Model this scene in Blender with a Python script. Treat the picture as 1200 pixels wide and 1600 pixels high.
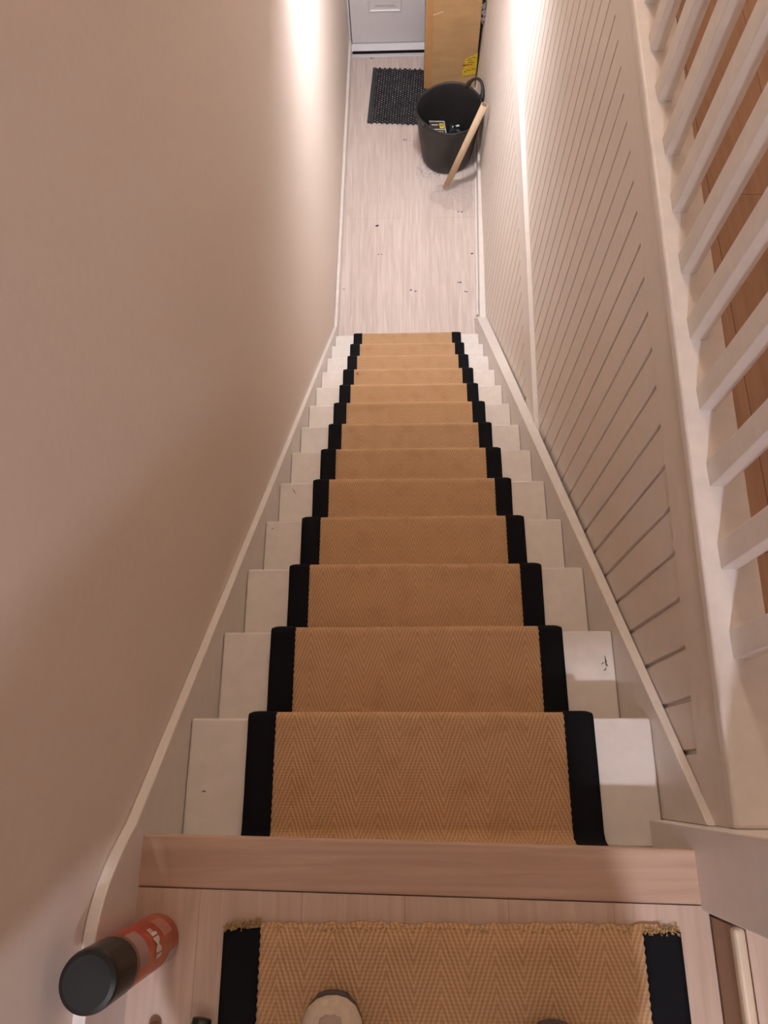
import bpy, bmesh, math, random
from math import sin, cos, pi, radians
from mathutils import Vector, Matrix

for o in list(bpy.data.objects): bpy.data.objects.remove(o)
S = bpy.context.scene
C = S.collection
random.seed(7)

# ------------------------------------------------------------------ camera
FPX, PITCH, YAW, ROLL = 1156.1, 1.22107, -0.0801, 0.08372
CAM = Vector((-0.0257, 0.0823, 1.2848))
fw = Vector((sin(YAW)*cos(PITCH), cos(YAW)*cos(PITCH), -sin(PITCH)))
rt = Vector((cos(YAW), -sin(YAW), 0.0))
dn = fw.cross(rt)
rt2 = cos(ROLL)*rt + sin(ROLL)*dn
dn2 = -sin(ROLL)*rt + cos(ROLL)*dn
cd = bpy.data.cameras.new('camera'); cam = bpy.data.objects.new('camera', cd); C.objects.link(cam)
cd.sensor_fit = 'VERTICAL'; cd.sensor_height = 36.0; cd.lens = FPX/1600*36.0
cd.clip_start = 0.02
M = Matrix((rt2, -dn2, -fw)).transposed().to_4x4(); M.translation = CAM
cam.matrix_world = M
S.camera = cam

# ------------------------------------------------------------------ light and exposure
S.view_settings.view_transform = 'Standard'
S.view_settings.look = 'None'
S.view_settings.gamma = 1.0
S.view_settings.use_curve_mapping = False
S.view_settings.exposure = 0.22
LANDING_W, HALL_W, FILL_W = 29.0, 26.0, 60.0
LANDING_C, HALL_C, FILL_C = (.88, .87, 1.0), (.94, .94, 1.0), (1.0, .84, .70)
LANDING_P, HALL_P = Vector((0.10, -1.1, 2.50)), Vector((0.02, 3.60, -0.42))
FILL_P = Vector((-0.10, 3.6, 2.20))  # position of the added warm fill, not a known fitting
w = bpy.data.worlds.new('world'); S.world = w; w.use_nodes = True
w.node_tree.nodes['Background'].inputs[0].default_value = (1.0, .78, .6, 1)
w.node_tree.nodes['Background'].inputs[1].default_value = 0.02

# ------------------------------------------------------------------ measures
G, H = 0.20989, 0.2072          # going and rise of a step
N = 13                          # treads; riser N+1 reaches the hall floor
FL = -14*H                      # hall floor
UP = 0.09                       # upstairs floor
def wx(y): return 0.464 + 0.0265*y    # right-hand wall face (it runs slightly outwards)
def wlow(y, z):                       # the boards below the dado rail stand a little proud
    a = .491 + .026*(y-1.34); b = .497 + .013*(y-1.7); t = min(1, max(0, (-1.36-z)/1.45)); return min(a + (b-a)*t, wx(y)-.004)
def lx(y): return -0.468 if y < 3.0 else -0.468 + (y-3.0)*0.021

# ------------------------------------------------------------------ materials
def mat(name, col, rough=.5, spec=.5, metal=0.0, trans=0.0, sheen=0.0):
    m = bpy.data.materials.new(name); m.use_nodes = True
    b = m.node_tree.nodes['Principled BSDF']
    b.inputs['Base Color'].default_value = (*col, 1); b.inputs['Roughness'].default_value = rough
    b.inputs['Metallic'].default_value = metal; b.inputs['Specular IOR Level'].default_value = spec
    b.inputs['Transmission Weight'].default_value = trans
    if sheen: b.inputs['Sheen Weight'].default_value = sheen
    return m
def nodes(m): return m.node_tree.nodes, m.node_tree.links, m.node_tree.nodes['Principled BSDF']
def coord(m, kind='Object', scale=(1,1,1)):
    n, l, b = nodes(m)
    t = n.new('ShaderNodeTexCoord'); mp = n.new('ShaderNodeMapping'); mp.inputs['Scale'].default_value = scale
    l.new(t.outputs[kind], mp.inputs[0]); return mp.outputs[0]
def noise_var(m, scale, amt, vec=None, detail=4, bump=0.0, dist=.002, stretch=(1,1,1)):
    """vary the base colour by +-amt and optionally bump with the same noise"""
    n, l, b = nodes(m)
    v = vec or coord(m, 'Object', stretch)
    t = n.new('ShaderNodeTexNoise'); t.inputs['Scale'].default_value = scale; t.inputs['Detail'].default_value = detail
    l.new(v, t.inputs['Vector'])
    c = b.inputs['Base Color'].default_value[:3]
    r = n.new('ShaderNodeValToRGB'); r.color_ramp.elements[0].position = .3; r.color_ramp.elements[1].position = .7
    r.color_ramp.elements[0].color = (*[x*(1-amt) for x in c], 1); r.color_ramp.elements[1].color = (*[min(1, x*(1+amt)) for x in c], 1)
    l.new(t.outputs[0], r.inputs[0]); l.new(r.outputs[0], b.inputs['Base Color'])
    if bump:
        bp = n.new('ShaderNodeBump'); bp.inputs['Strength'].default_value = bump; bp.inputs['Distance'].default_value = dist
        l.new(t.outputs[0], bp.inputs['Height']); l.new(bp.outputs[0], b.inputs['Normal'])
    return m
def math_node(m, op, a, b=None, c=None):
    n, l, _ = nodes(m); k = n.new('ShaderNodeMath'); k.operation = op
    for i, v in enumerate((a, b, c)):
        if v is None: continue
        if isinstance(v, (int, float)): k.inputs[i].default_value = v
        else: l.new(v, k.inputs[i])
    return k.outputs[0]

M_wall = noise_var(mat('plaster', (.80, .70, .62), .6), 60, .015, bump=.12, dist=.001)
M_paint = noise_var(mat('white_gloss_paint', (.80, .74, .68), .38), 25, .03, bump=.10, dist=.001)
M_tread = noise_var(mat('white_tread_paint', (.84, .78, .72), .45), 30, .04, bump=.12, dist=.001)
M_board = noise_var(mat('white_board_paint', (.80, .72, .65), .45), 30, .02, bump=.08, dist=.001)
M_ceil = mat('ceiling_paint', (.80, .74, .68), .8)
M_black = noise_var(mat('black_border_cloth', (.012, .012, .014), .95, .1), 900, .5, bump=.5, dist=.001)
M_door = noise_var(mat('white_door', (.78, .76, .78), .35), 40, .01)
M_card = noise_var(mat('brown_cardboard', (.52, .32, .15), .7, .3), 5, .10, stretch=(1, 1, 3))
M_tube = noise_var(mat('kraft_tube', (.64, .47, .31), .7, .3), 30, .05)
M_rubber = noise_var(mat('black_rubber', (.030, .027, .026), .5, .4), 12, .12)
M_mark = mat('dark_scuff', (.04, .04, .05), .8)
M_fleck = mat('blue_grey_fleck', (.16, .17, .22), .8)
M_shadowgap = mat('dark_gap', (.03, .02, .02), .9)

def wood(name, light, dark, pw, length, axis_scale, grain=(1, .06, 1), seam=(.30, .20, .15), shift=0.0):
    """whitewashed planks: brick texture for the boards and stretched noise for the grain"""
    m = mat(name, light, .42, .35); n, l, b = nodes(m)
    t = n.new('ShaderNodeTexCoord')
    mp = n.new('ShaderNodeMapping'); mp.inputs['Rotation'].default_value = (0, 0, axis_scale); mp.inputs['Location'].default_value = (0, shift, 0)
    l.new(t.outputs['Object'], mp.inputs[0])
    br = n.new('ShaderNodeTexBrick')
    br.inputs['Scale'].default_value = 1.0; br.inputs['Brick Width'].default_value = length; br.inputs['Row Height'].default_value = pw
    br.inputs['Mortar Size'].default_value = .0011; br.inputs['Mortar Smooth'].default_value = .3; br.offset = .37; br.offset_frequency = 3
    br.inputs['Color1'].default_value = (*light, 1); br.inputs['Color2'].default_value = (*dark, 1); br.inputs['Mortar'].default_value = (*seam, 1)
    l.new(mp.outputs[0], br.inputs['Vector'])
    g = n.new('ShaderNodeMapping'); g.inputs['Scale'].default_value = (2.2, 38, 38) ; l.new(mp.outputs[0], g.inputs[0])
    ns = n.new('ShaderNodeTexNoise'); ns.inputs['Scale'].default_value = 1.6; ns.inputs['Detail'].default_value = 6; ns.inputs['Distortion'].default_value = .8
    l.new(g.outputs[0], ns.inputs['Vector'])
    rp = n.new('ShaderNodeValToRGB'); rp.color_ramp.elements[0].position = .35; rp.color_ramp.elements[1].position = .68
    rp.color_ramp.elements[0].color = (.88, .84, .82, 1); rp.color_ramp.elements[1].color = (1.04, 1.04, 1.04, 1)
    l.new(ns.outputs[0], rp.inputs[0])
    mx = n.new('ShaderNodeMix'); mx.data_type = 'RGBA'; mx.blend_type = 'MULTIPLY'; mx.inputs[0].default_value = 1
    l.new(br.outputs[0], mx.inputs[6]); l.new(rp.outputs[0], mx.inputs[7]); l.new(mx.outputs[2], b.inputs['Base Color'])
    return m
M_floor = wood('whitewashed_oak', (.76, .66, .60), (.72, .62, .56), .178, 1.9, radians(90), shift=.02, seam=(.56,.45,.39))
M_land = wood('whitewashed_oak_landing', (.64, .49, .385), (.62, .47, .365), .16, 1.9, radians(90), shift=.03, seam=(.50,.36,.27))
M_plank = wood('whitewashed_oak_plank', (.58, .40, .30), (.58, .40, .30), 9.0, 30.0, 0.0, shift=4.0)
M_oak = wood('brown_oak', (.50, .31, .20), (.44, .27, .17), .15, 1.2, radians(90), seam=(.22, .12, .07))

def herringbone():
    m = mat('herringbone_sisal', (.5, .3, .14), .9, .15); n, l, b = nodes(m)
    uv = n.new('ShaderNodeUVMap'); sp = n.new('ShaderNodeSeparateXYZ'); l.new(uv.outputs[0], sp.inputs[0])
    u, v = sp.outputs[0], sp.outputs[1]
    nz = n.new('ShaderNodeTexNoise'); nz.inputs['Scale'].default_value = 60; l.new(uv.outputs[0], nz.inputs['Vector'])
    P = .082
    tri = math_node(m, 'PINGPONG', u, P/2)                          # zigzag across the width
    ph = math_node(m, 'ADD', math_node(m, 'MULTIPLY', tri, 2.6), v)
    ph = math_node(m, 'ADD', ph, math_node(m, 'MULTIPLY', nz.outputs[0], .004))
    st = math_node(m, 'SINE', math_node(m, 'MULTIPLY', ph, 2*pi/.0195))
    wf = math_node(m, 'SINE', math_node(m, 'MULTIPLY', v, 2*pi/.0052))
    ht = math_node(m, 'ADD', math_node(m, 'MULTIPLY', st, .36), math_node(m, 'MULTIPLY', wf, .14))
    ht = math_node(m, 'ADD', ht, .5)
    n2 = n.new('ShaderNodeTexNoise'); n2.inputs['Scale'].default_value = 260; n2.inputs['Detail'].default_value = 3; l.new(uv.outputs[0], n2.inputs['Vector'])
    hc = math_node(m, 'ADD', ht, math_node(m, 'MULTIPLY_ADD', n2.outputs[0], .5, -.25))
    r = n.new('ShaderNodeValToRGB'); r.color_ramp.elements[0].position = .1; r.color_ramp.elements[1].position = .9
    r.color_ramp.elements[0].color = (.49, .290, .150, 1); r.color_ramp.elements[1].color = (.69, .450, .255, 1)
    l.new(hc, r.inputs[0])
    # warm brown flecks in the fibre
    n3 = n.new('ShaderNodeTexNoise'); n3.inputs['Scale'].default_value = 16; n3.inputs['Detail'].default_value = 5; l.new(uv.outputs[0], n3.inputs['Vector'])
    r3 = n.new('ShaderNodeValToRGB'); r3.color_ramp.elements[0].position = .25; r3.color_ramp.elements[1].position = .5
    r3.color_ramp.elements[0].color = (.90, .86, .82, 1); r3.color_ramp.elements[1].color = (1, 1, 1, 1); l.new(n3.outputs[0], r3.inputs[0])
    mx = n.new('ShaderNodeMix'); mx.data_type = 'RGBA'; mx.blend_type = 'MULTIPLY'; mx.inputs[0].default_value = 1
    l.new(r.outputs[0], mx.inputs[6]); l.new(r3.outputs[0], mx.inputs[7]); l.new(mx.outputs[2], b.inputs['Base Color'])
    bp = n.new('ShaderNodeBump'); bp.inputs['Strength'].default_value = .5; bp.inputs['Distance'].default_value = .0025
    l.new(hc, bp.inputs['Height']); l.new(bp.outputs[0], b.inputs['Normal'])
    return m
M_sisal = herringbone()

# ------------------------------------------------------------------ object helpers
def link(name, me, m, parent=None, loc=None):
    o = bpy.data.objects.new(name, me); C.objects.link(o)
    if m: me.materials.append(m)
    if parent: o.parent = parent
    if loc: o.location = loc
    return o
def fin(bm, name, m, parent=None, smooth=False, bevel=0.0, loc=None):
    bmesh.ops.recalc_face_normals(bm, faces=bm.faces)
    if smooth:
        for f in bm.faces: f.smooth = True
    me = bpy.data.meshes.new(name); bm.to_mesh(me); bm.free()
    o = link(name, me, m, parent, loc)
    if bevel:
        b = o.modifiers.new('bevel', 'BEVEL'); b.width = bevel; b.segments = 3; b.limit_method = 'ANGLE'; b.angle_limit = radians(40)
    return o
def hexa(bm, P):
    """8 points: bottom four then top four, same order"""
    v = [bm.verts.new(p) for p in P]
    for q in ((0,3,2,1),(4,5,6,7),(0,1,5,4),(1,2,6,5),(2,3,7,6),(3,0,4,7)): bm.faces.new([v[i] for i in q])
def box(bm, x0, x1, y0, y1, z0, z1):
    hexa(bm, [(x0,y0,z0),(x1,y0,z0),(x1,y1,z0),(x0,y1,z0),(x0,y0,z1),(x1,y0,z1),(x1,y1,z1),(x0,y1,z1)])
def prism_yz(bm, pts, xa, xb):
    """polygon in the yz plane swept from xa to xb (numbers or functions of y)"""
    fa = xa if callable(xa) else (lambda y: xa); fb = xb if callable(xb) else (lambda y: xb)
    a = [bm.verts.new((fa(y), y, z)) for y, z in pts]; b = [bm.verts.new((fb(y), y, z)) for y, z in pts]
    n = len(pts)
    bm.faces.new(a); bm.faces.new(b[::-1])
    for i in range(n): bm.faces.new((a[i], a[(i+1) % n], b[(i+1) % n], b[i]))
def thing(name, label, cat, loc=(0,0,0), group=None):
    o = bpy.data.objects.new(name, None); C.objects.link(o); o.location = loc; o.empty_display_size = .05
    o['label'] = label; o['category'] = cat
    if group: o['group'] = group
    return o
def tag(o, label, cat, group=None):
    o['label'] = label; o['category'] = cat
    if group: o['group'] = group
    return o
def struct(o): o['kind'] = 'structure'; return o
def lathe(bm, prof, seg=48, center=(0,0), close=False):
    rings = []
    for r, z in prof:
        rings.append([bm.verts.new((center[0]+r*cos(2*pi*i/seg), center[1]+r*sin(2*pi*i/seg), z)) for i in range(seg)])
    for a, b in zip(rings, rings[1:]):
        for i in range(seg): bm.faces.new((a[i], a[(i+1) % seg], b[(i+1) % seg], b[i]))
    if close:
        bm.faces.new(rings[0][::-1]); bm.faces.new(rings[-1])
    return rings
def tube(bm, pts, r, seg=10, cap=True, flat=1.0, up=Vector((0,0,1))):
    rings = []
    for i, p in enumerate(pts):
        p = Vector(p); a = Vector(pts[max(i-1, 0)]); b = Vector(pts[min(i+1, len(pts)-1)])
        t = (b-a).normalized(); s = t.cross(up)
        if s.length < 1e-3: s = t.cross(Vector((0,1,0)))
        s.normalize(); q = s.cross(t)
        rr = r[i] if isinstance(r, (list, tuple)) else r
        rings.append([bm.verts.new(p + rr*(cos(2*pi*k/seg)*s + flat*sin(2*pi*k/seg)*q)) for k in range(seg)])
    for a, b in zip(rings, rings[1:]):
        for k in range(seg): bm.faces.new((a[k], a[(k+1) % seg], b[(k+1) % seg], b[k]))
    if cap: bm.faces.new(rings[0][::-1]); bm.faces.new(rings[-1])

# ------------------------------------------------------------------ the setting
YB, YF = -1.9, 5.42            # back wall, front-door wall
WELL = 2.95                    # the stairwell is open as far as here
# left wall: straight beside the stairs, turning slightly in the hall
bm = bmesh.new()
hexa(bm, [(-.60,YB,FL-.1),(-.468,YB,FL-.1),(-.468,3.0,FL-.1),(-.60,3.0,FL-.1),(-.60,YB,2.5),(-.468,YB,2.5),(-.468,3.0,2.5),(-.60,3.0,2.5)])
hexa(bm, [(-.60,3.0,FL-.1),(-.468,3.0,FL-.1),(lx(YF),YF,FL-.1),(-.60,YF,FL-.1),(-.60,3.0,2.5),(-.468,3.0,2.5),(lx(YF),YF,2.5),(-.60,YF,2.5)])
struct(fin(bm, 'wall_left', M_wall))
# right wall of grooved boards
bm = bmesh.new()
gy = []; y = .218 - .0879*4
while y < YF: gy.append(y); y += .0879
prof = [(-.12, 0.0)]
for g_ in gy:
    if g_ < -.1: continue
    prof += [(g_-.0050, 0), (g_-.0022, .007), (g_+.0022, .007), (g_+.0050, 0)]
prof.append((YF, 0.0))
def boards(f_lo, f_hi, z0, z1, back):
    lo = [bm.verts.new((f_lo(a)+d, a, z0)) for a, d in prof]; hi = [bm.verts.new((f_hi(a)+d, a, z1)) for a, d in prof]
    for i in range(len(prof)-1): bm.faces.new((lo[i], lo[i+1], hi[i+1], hi[i]))
    blo = [bm.verts.new((wx(a)+back, a, z0)) for a in (-.12, YF)]; bhi = [bm.verts.new((wx(a)+back, a, z1)) for a in (-.12, YF)]
    bm.faces.new((blo[0], blo[1], bhi[1], bhi[0])); bm.faces.new([lo[0], hi[0], bhi[0], blo[0]]); bm.faces.new([lo[-1], blo[1], bhi[1], hi[-1]])
    bm.faces.new(hi + [bhi[1], bhi[0]])
boards(wx, wx, FL-.1, -.045, .08)
prof = [q for q in prof if q[0] > 1.0]; prof[0] = (-.12, .03); prof.insert(1, (1.15, .03))
boards(lambda y: wlow(y, -2.81), lambda y: wlow(y, -1.36), -2.81, -1.36, .05)
struct(fin(bm, 'wall_right', M_board))
# flat frieze board between the grooves and the base rail of the balustrade
bm = bmesh.new(); prism_yz(bm, [(.016,-.044),(YF,-.044),(YF,.062),(.016,.062)], lambda y: wx(y)-.003, lambda y: wx(y)+.085)
struct(fin(bm, 'trim_1', M_board, bevel=.0015))
# dado rail: flat rail below, moulded ledge above
bm = bmesh.new(); prism_yz(bm, [(1.2,-1.50),(YF,-1.50),(YF,-1.36),(1.2,-1.36)], lambda y: wlow(y,-1.4)-.006, lambda y: wx(y)+.02)
prism_yz(bm, [(1.2,-1.36),(YF,-1.36),(YF,-1.325),(1.2,-1.325)], lambda y: wlow(y,-1.36)-.010, lambda y: wx(y)+.02)
struct(fin(bm, 'trim_2', M_paint, bevel=.004))
# end wall, back wall, upstairs right wall, ceilings
def wallbox(name, *a, m=None):
    bm = bmesh.new(); box(bm, *a); return struct(fin(bm, name, m or M_wall))
wallbox('wall_front', -.7, 2.6, YF+.07, YF+.17, FL-.1, 2.5)
wallbox('wall_back', -.6, 2.6, YB-.1, YB, -.2, 2.5)
wallbox('wall_upstairs_right', 2.5, 2.6, YB, YF+.07, 0, 2.5)
wallbox('ceiling', -.6, 2.6, YB, YF+.17, 2.5, 2.6, m=M_ceil)
wallbox('ceiling_hall', lx(5), .9, WELL, YF+.07, -.42, -.34, m=M_ceil)
# hall floor
bm = bmesh.new(); box(bm, -.55, .75, 2.6, YF+.05, FL-.06, FL); struct(fin(bm, 'floor', M_floor))
# landing floor: boards running away, skewed nosing plank across the front
def fy(x): return .002 - .0225*(x+.47)
bm = bmesh.new()
hexa(bm, [(-.468,YB,-.05),(.434,YB,-.05),(.434,fy(.434)-.079,-.05),(-.468,fy(-.468)-.077,-.05),
          (-.468,YB,0),(.434,YB,0),(.434,fy(.434)-.079,0),(-.468,fy(-.468)-.077,0)])
struct(fin(bm, 'floor_landing', M_land))
# step up on the right: riser and upstairs floor
bm = bmesh.new(); box(bm, .436, .52, YB, -.112, -.05, UP-.016); struct(fin(bm, 'trim_3', mat('brown_riser', (.40,.24,.15), .5)))
bm = bmesh.new(); box(bm, .432, .449, YB, -.112, UP-.016, UP+.003); struct(fin(bm, 'trim_4', noise_var(mat('cream_edge', (.72,.58,.42), .45), 20, .03), bevel=.006))
bm = bmesh.new(); box(bm, .450, 1.0, YB, -.112, UP-.016, UP); struct(fin(bm, 'floor_upstairs', M_land))
bm = bmesh.new(); prism_yz(bm, [(-.105,-.10),(YF,-.10),(YF,UP-.015),(-.105,UP-.015)], lambda y: wx(y)+.086, lambda y: 2.5)
struct(fin(bm, 'floor_upstairs_oak', M_oak))
bm = bmesh.new(); box(bm, 1.0, 2.5, YB, -.105, -.1, UP-.015)
struct(fin(bm, 'floor_upstairs_back', M_oak))
bm = bmesh.new(); box(bm, -.468, .54, WELL, YF, -.34, UP-.015); struct(fin(bm, 'floor_upstairs_front', M_oak))
# skirtings in the hall
bm = bmesh.new()
prism_yz(bm, [(2.86,FL),(5.40,FL),(5.40,FL+.115),(2.80,FL+.115)], lambda y: lx(y)+.018, lambda y: lx(y)-.002)
struct(fin(bm, 'baseboard_left', M_tread, bevel=.004))
def bx_(y): return .462 + .030*(y-3.0)
bm = bmesh.new()
prism_yz(bm, [(2.90,FL),(YF-.01,FL),(YF-.01,FL+.10),(2.90,FL+.10)], lambda y: bx_(y)+.015, lambda y: wx(y)+.004)
prism_yz(bm, [(2.98,FL),(YF-.01,FL),(YF-.01,FL+.02),(2.98,FL+.02)], lambda y: bx_(y), lambda y: bx_(y)+.0145)
struct(fin(bm, 'baseboard_right', M_tread, bevel=.004))
# landing skirting on the left with its ramp down to the stair string is part of the string below

# ------------------------------------------------------------------ front door
DX0, DX1, DZ0, DZ1 = -.396, .50, FL+.072, FL+2.05
DY = YF
dr = thing('door_1', 'white', 'door', (0, DY, FL)); del dr['label']; del dr['category']; dr['kind'] = 'structure'
def sub(y): return y-DY
bm = bmesh.new()
box(bm, DX0, DX1, .0, .045, DZ0-FL, DZ1-FL)
fin(bm, 'door_leaf', M_door, dr, bevel=.003)
def arch_frame(x0, x1, z0, z1):
    """raised moulding ring with a raised field inside; bottom edge gently scalloped"""
    def ring(ix, a):
        pts = []
        X0, X1, Z0, Z1 = x0+ix, x1-ix, z0+ix, z1-ix
        n = 14
        for i in range(n+1):
            t = i/n; pts.append((X0+(X1-X0)*t, Z0))
        pts += [(X1, Z1)]
        for i in range(n+1):
            t = 1-i/n; pts.append((X0+(X1-X0)*t, Z1))
        return pts[:-1] if False else pts
    bm = bmesh.new()
    prev = None
    for ix, yy in ((0, 0), (.006, -.008), (.014, -.010), (.022, -.003), (.040, -.003), (.062, -.011), (.066, -.011)):
        r = [bm.verts.new((x, yy, z)) for x, z in ring(ix, 0)]
        if prev:
            for i in range(len(r)): bm.faces.new((prev[i], prev[(i+1) % len(r)], r[(i+1) % len(r)], r[i]))
        prev = r
    bm.faces.new(prev)
    return bm
for (a, b_) in ((-.262, -.012), (.140, .390)):
    for (z0, z1) in ((FL+.312, FL+.92), (FL+1.05, FL+1.62), (FL+1.72, FL+1.95)):
        fin(arch_frame(a, b_, z0-FL, z1-FL), 'door_panel', M_door, dr)
bm = bmesh.new()
hexa(bm, [(DX0-.006,-.034,.030),(DX1+.006,-.034,.030),(DX1+.006,.05,.030),(DX0-.006,.05,.030),(DX0-.006,-.004,.067),(DX1+.006,-.004,.067),(DX1+.006,.05,.067),(DX0-.006,.05,.067)])            # white weather bar under the leaf
fin(bm, 'threshold', M_door, dr, bevel=.003)
bm = bmesh.new(); box(bm, DX0-.006, DX1+.006, -.068, -.039, .0, .012); fin(bm, 'sill_bar', M_door, dr, bevel=.002)
bm = bmesh.new(); box(bm, DX0, DX1, .006, .06, .012, .074); box(bm, DX0, DX1, -.0388, .01, .0005, .004); fin(bm, 'gap_shade_strip', M_shadowgap, dr)  # dark strips painted in for the shade of the sill gap
bm = bmesh.new(); box(bm, DX0-.02, DX0-.006, -.01, .055, .0, 2.1); box(bm, DX1+.006, DX1+.09, -.03, .055, .0, 2.1); box(bm, DX0-.02, DX1+.09, -.01, .055, 2.07, 2.14)
fin(bm, 'door_frame', M_door, dr, bevel=.003)
bm = bmesh.new(); box(bm, -.06, .10, -.012, 0, 1.0, 1.035); fin(bm, 'letter_plate', mat('steel', (.6,.6,.6), .3, metal=1), dr, bevel=.003)

# ------------------------------------------------------------------ staircase
st = thing('staircase', 'steep flight of white painted wooden stairs running down to the hall', 'stairs', (0, 0, FL))
OFF = .012        # the painted nosing lies behind the carpeted one
CT = .009         # carpet thickness
def P(o):         # parts are modelled in world space under an empty that sits at FL
    o.location = (o.location.x, o.location.y, o.location.z - FL); return o
for k in range(1, N+1):
    yk, zk = G*k-OFF, -H*k-CT
    bm = bmesh.new(); box(bm, -.4485, .4485, yk-G-.02, yk, zk-.028, zk)
    P(fin(bm, 'tread', M_tread, st, bevel=.005))
for k in range(0, N+1):
    yk = G*k-OFF-.024; zt = (-H*k-CT-.028) if k else -.03
    zb = -H*(k+1)-CT if k < N else FL
    bm = bmesh.new(); box(bm, -.4485, .4485, yk-.014, yk, zb, zt)
    P(fin(bm, 'riser', M_paint, st))
# strings
def zl(y): return .058 - 1.0*y
def zr(y): return .020 - .965*y
top = []
for yy in (2.845, 2.6, 2.0, 1.5, 1.0, .5, .25, .12, .05): top.append((yy, zl(yy)))
for a in range(0, 9):    # ramp easing into the landing skirting
    t = a/8; yy = .02 - .15*t; top.append((yy, .038 + .118*(1-(1-t)**2.0)))
top += [(-.20, .158), (YB, .160)]
low = [(YB, -.05), (-.06, -.05), (0, -.28), (2.6, -2.60-.28), (2.72, FL), (2.91, FL)]
bm = bmesh.new(); prism_yz(bm, top + low, -.4492, -.4675)
ls = P(fin(bm, 'string', M_paint, st, bevel=.0025))
bm = bmesh.new(); prism_yz(bm, [(.016, zr(.016)), (2.86, zr(2.86)), (2.965, FL+.0), (2.70, FL), (2.6, zr(2.6)-.36), (.016, -.40)], lambda y: .4492, lambda y: min(wx(y), wlow(y, zr(y)) if y > 1.15 else 9)-.0004)
P(fin(bm, 'string', M_paint, st, bevel=.0025))
# whitewashed nosing plank at the top
bm = bmesh.new()
xa, xb = -.470, .4335
hexa(bm, [(xa,fy(xa)-.076,-.026),(xb,fy(xb)-.078,-.026),(xb,fy(xb),-.026),(xa,fy(xa),-.026),
          (xa,fy(xa)-.076,.0006),(xb,fy(xb)-.078,.0006),(xb,fy(xb),.0006),(xa,fy(xa),.0006)])
o = P(fin(bm, 'top_nosing', M_plank, st, bevel=.004)); o['label'] = 'whitewashed oak plank across the top step'
# scuffs on the painted treads
def scuff(x, y, z, strokes, m=M_mark):
    bm = bmesh.new()
    for (x0, y0, x1, y1, w_) in strokes:
        a = Vector((x0, y0)); b = Vector((x1, y1)); d = (b-a).normalized(); nn = Vector((-d.y, d.x))*w_
        mid = (a+b)/2 + nn*.8
        vs = [a, mid+nn, b, mid-nn]
        bv = [bm.verts.new((x+q.x, y+q.y, z+.0003)) for q in vs]; tv = [bm.verts.new((x+q.x, y+q.y, z+.0012)) for q in vs]
        bm.faces.new(tv); bm.faces.new(bv[::-1])
        for i in range(4): bm.faces.new((bv[i], bv[(i+1) % 4], tv[(i+1) % 4], tv[i]))
    return bm
for (x, y, k, sk) in ((.427, .335, 2, [(0,.018,.001,-.012,.0016),(.001,-.012,-.006,-.018,.0012),(-.010,-.004,0,.001,.0009),(.0,0,.006,-.010,.001)]),
                      (.433, 1.30, 7, [(0,.006,.001,-.008,.0016)]), (-.400, 1.01, 5, [(-.006,.008,.004,-.010,.0012),(.002,-.012,.006,-.006,.0012)]),
                      (-.425, .80, 4, [(-.006,0,.004,.004,.0009)]), (-.413, .062, 1, [(-.005,0,.005,.001,.0011)])):
    P(fin(scuff(x, y, -H*k-CT, sk), 'scuff_mark', M_mark, st))

# ------------------------------------------------------------------ stair runner
def runner_profile():
    """outer surface of the carpet as (y, z) down the flight, with arc length"""
    pts = [(-.030, -.060), (-.030, -.06-.08)]
    for k in range(1, N+1):
        yk, zk = G*k, -H*k
        yb = G*(k-1)-OFF-.012
        pts += [(yb, zk+.020), (yb+.006, zk+.006), (yb+.018, zk)]
        for j in range(1, 6): pts.append((yb+.018+(yk-.02-yb-.018)*j/6, zk + .0008*sin(j*1.9+k)))
        r = .014
        for a in range(0, 8):
            t = a/7*pi; pts.append((yk-r + r*sin(t)*1.0, zk - r + r*cos(t)))
        pts += [(yk-.022, zk-.036), (yk-.026, zk-.06)]
        pts.append((yk-.026, zk-H*.6))
    pts += [(G*N-.026, FL+.02), (G*N-.020, FL+.002)]
    L = [0]
    for a, b in zip(pts, pts[1:]): L.append(L[-1] + math.hypot(b[0]-a[0], b[1]-a[1]))
    return pts, L
RP, RL = runner_profile()
def step_index(y): return max(0, min(N, int(round((y)/G))))
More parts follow.
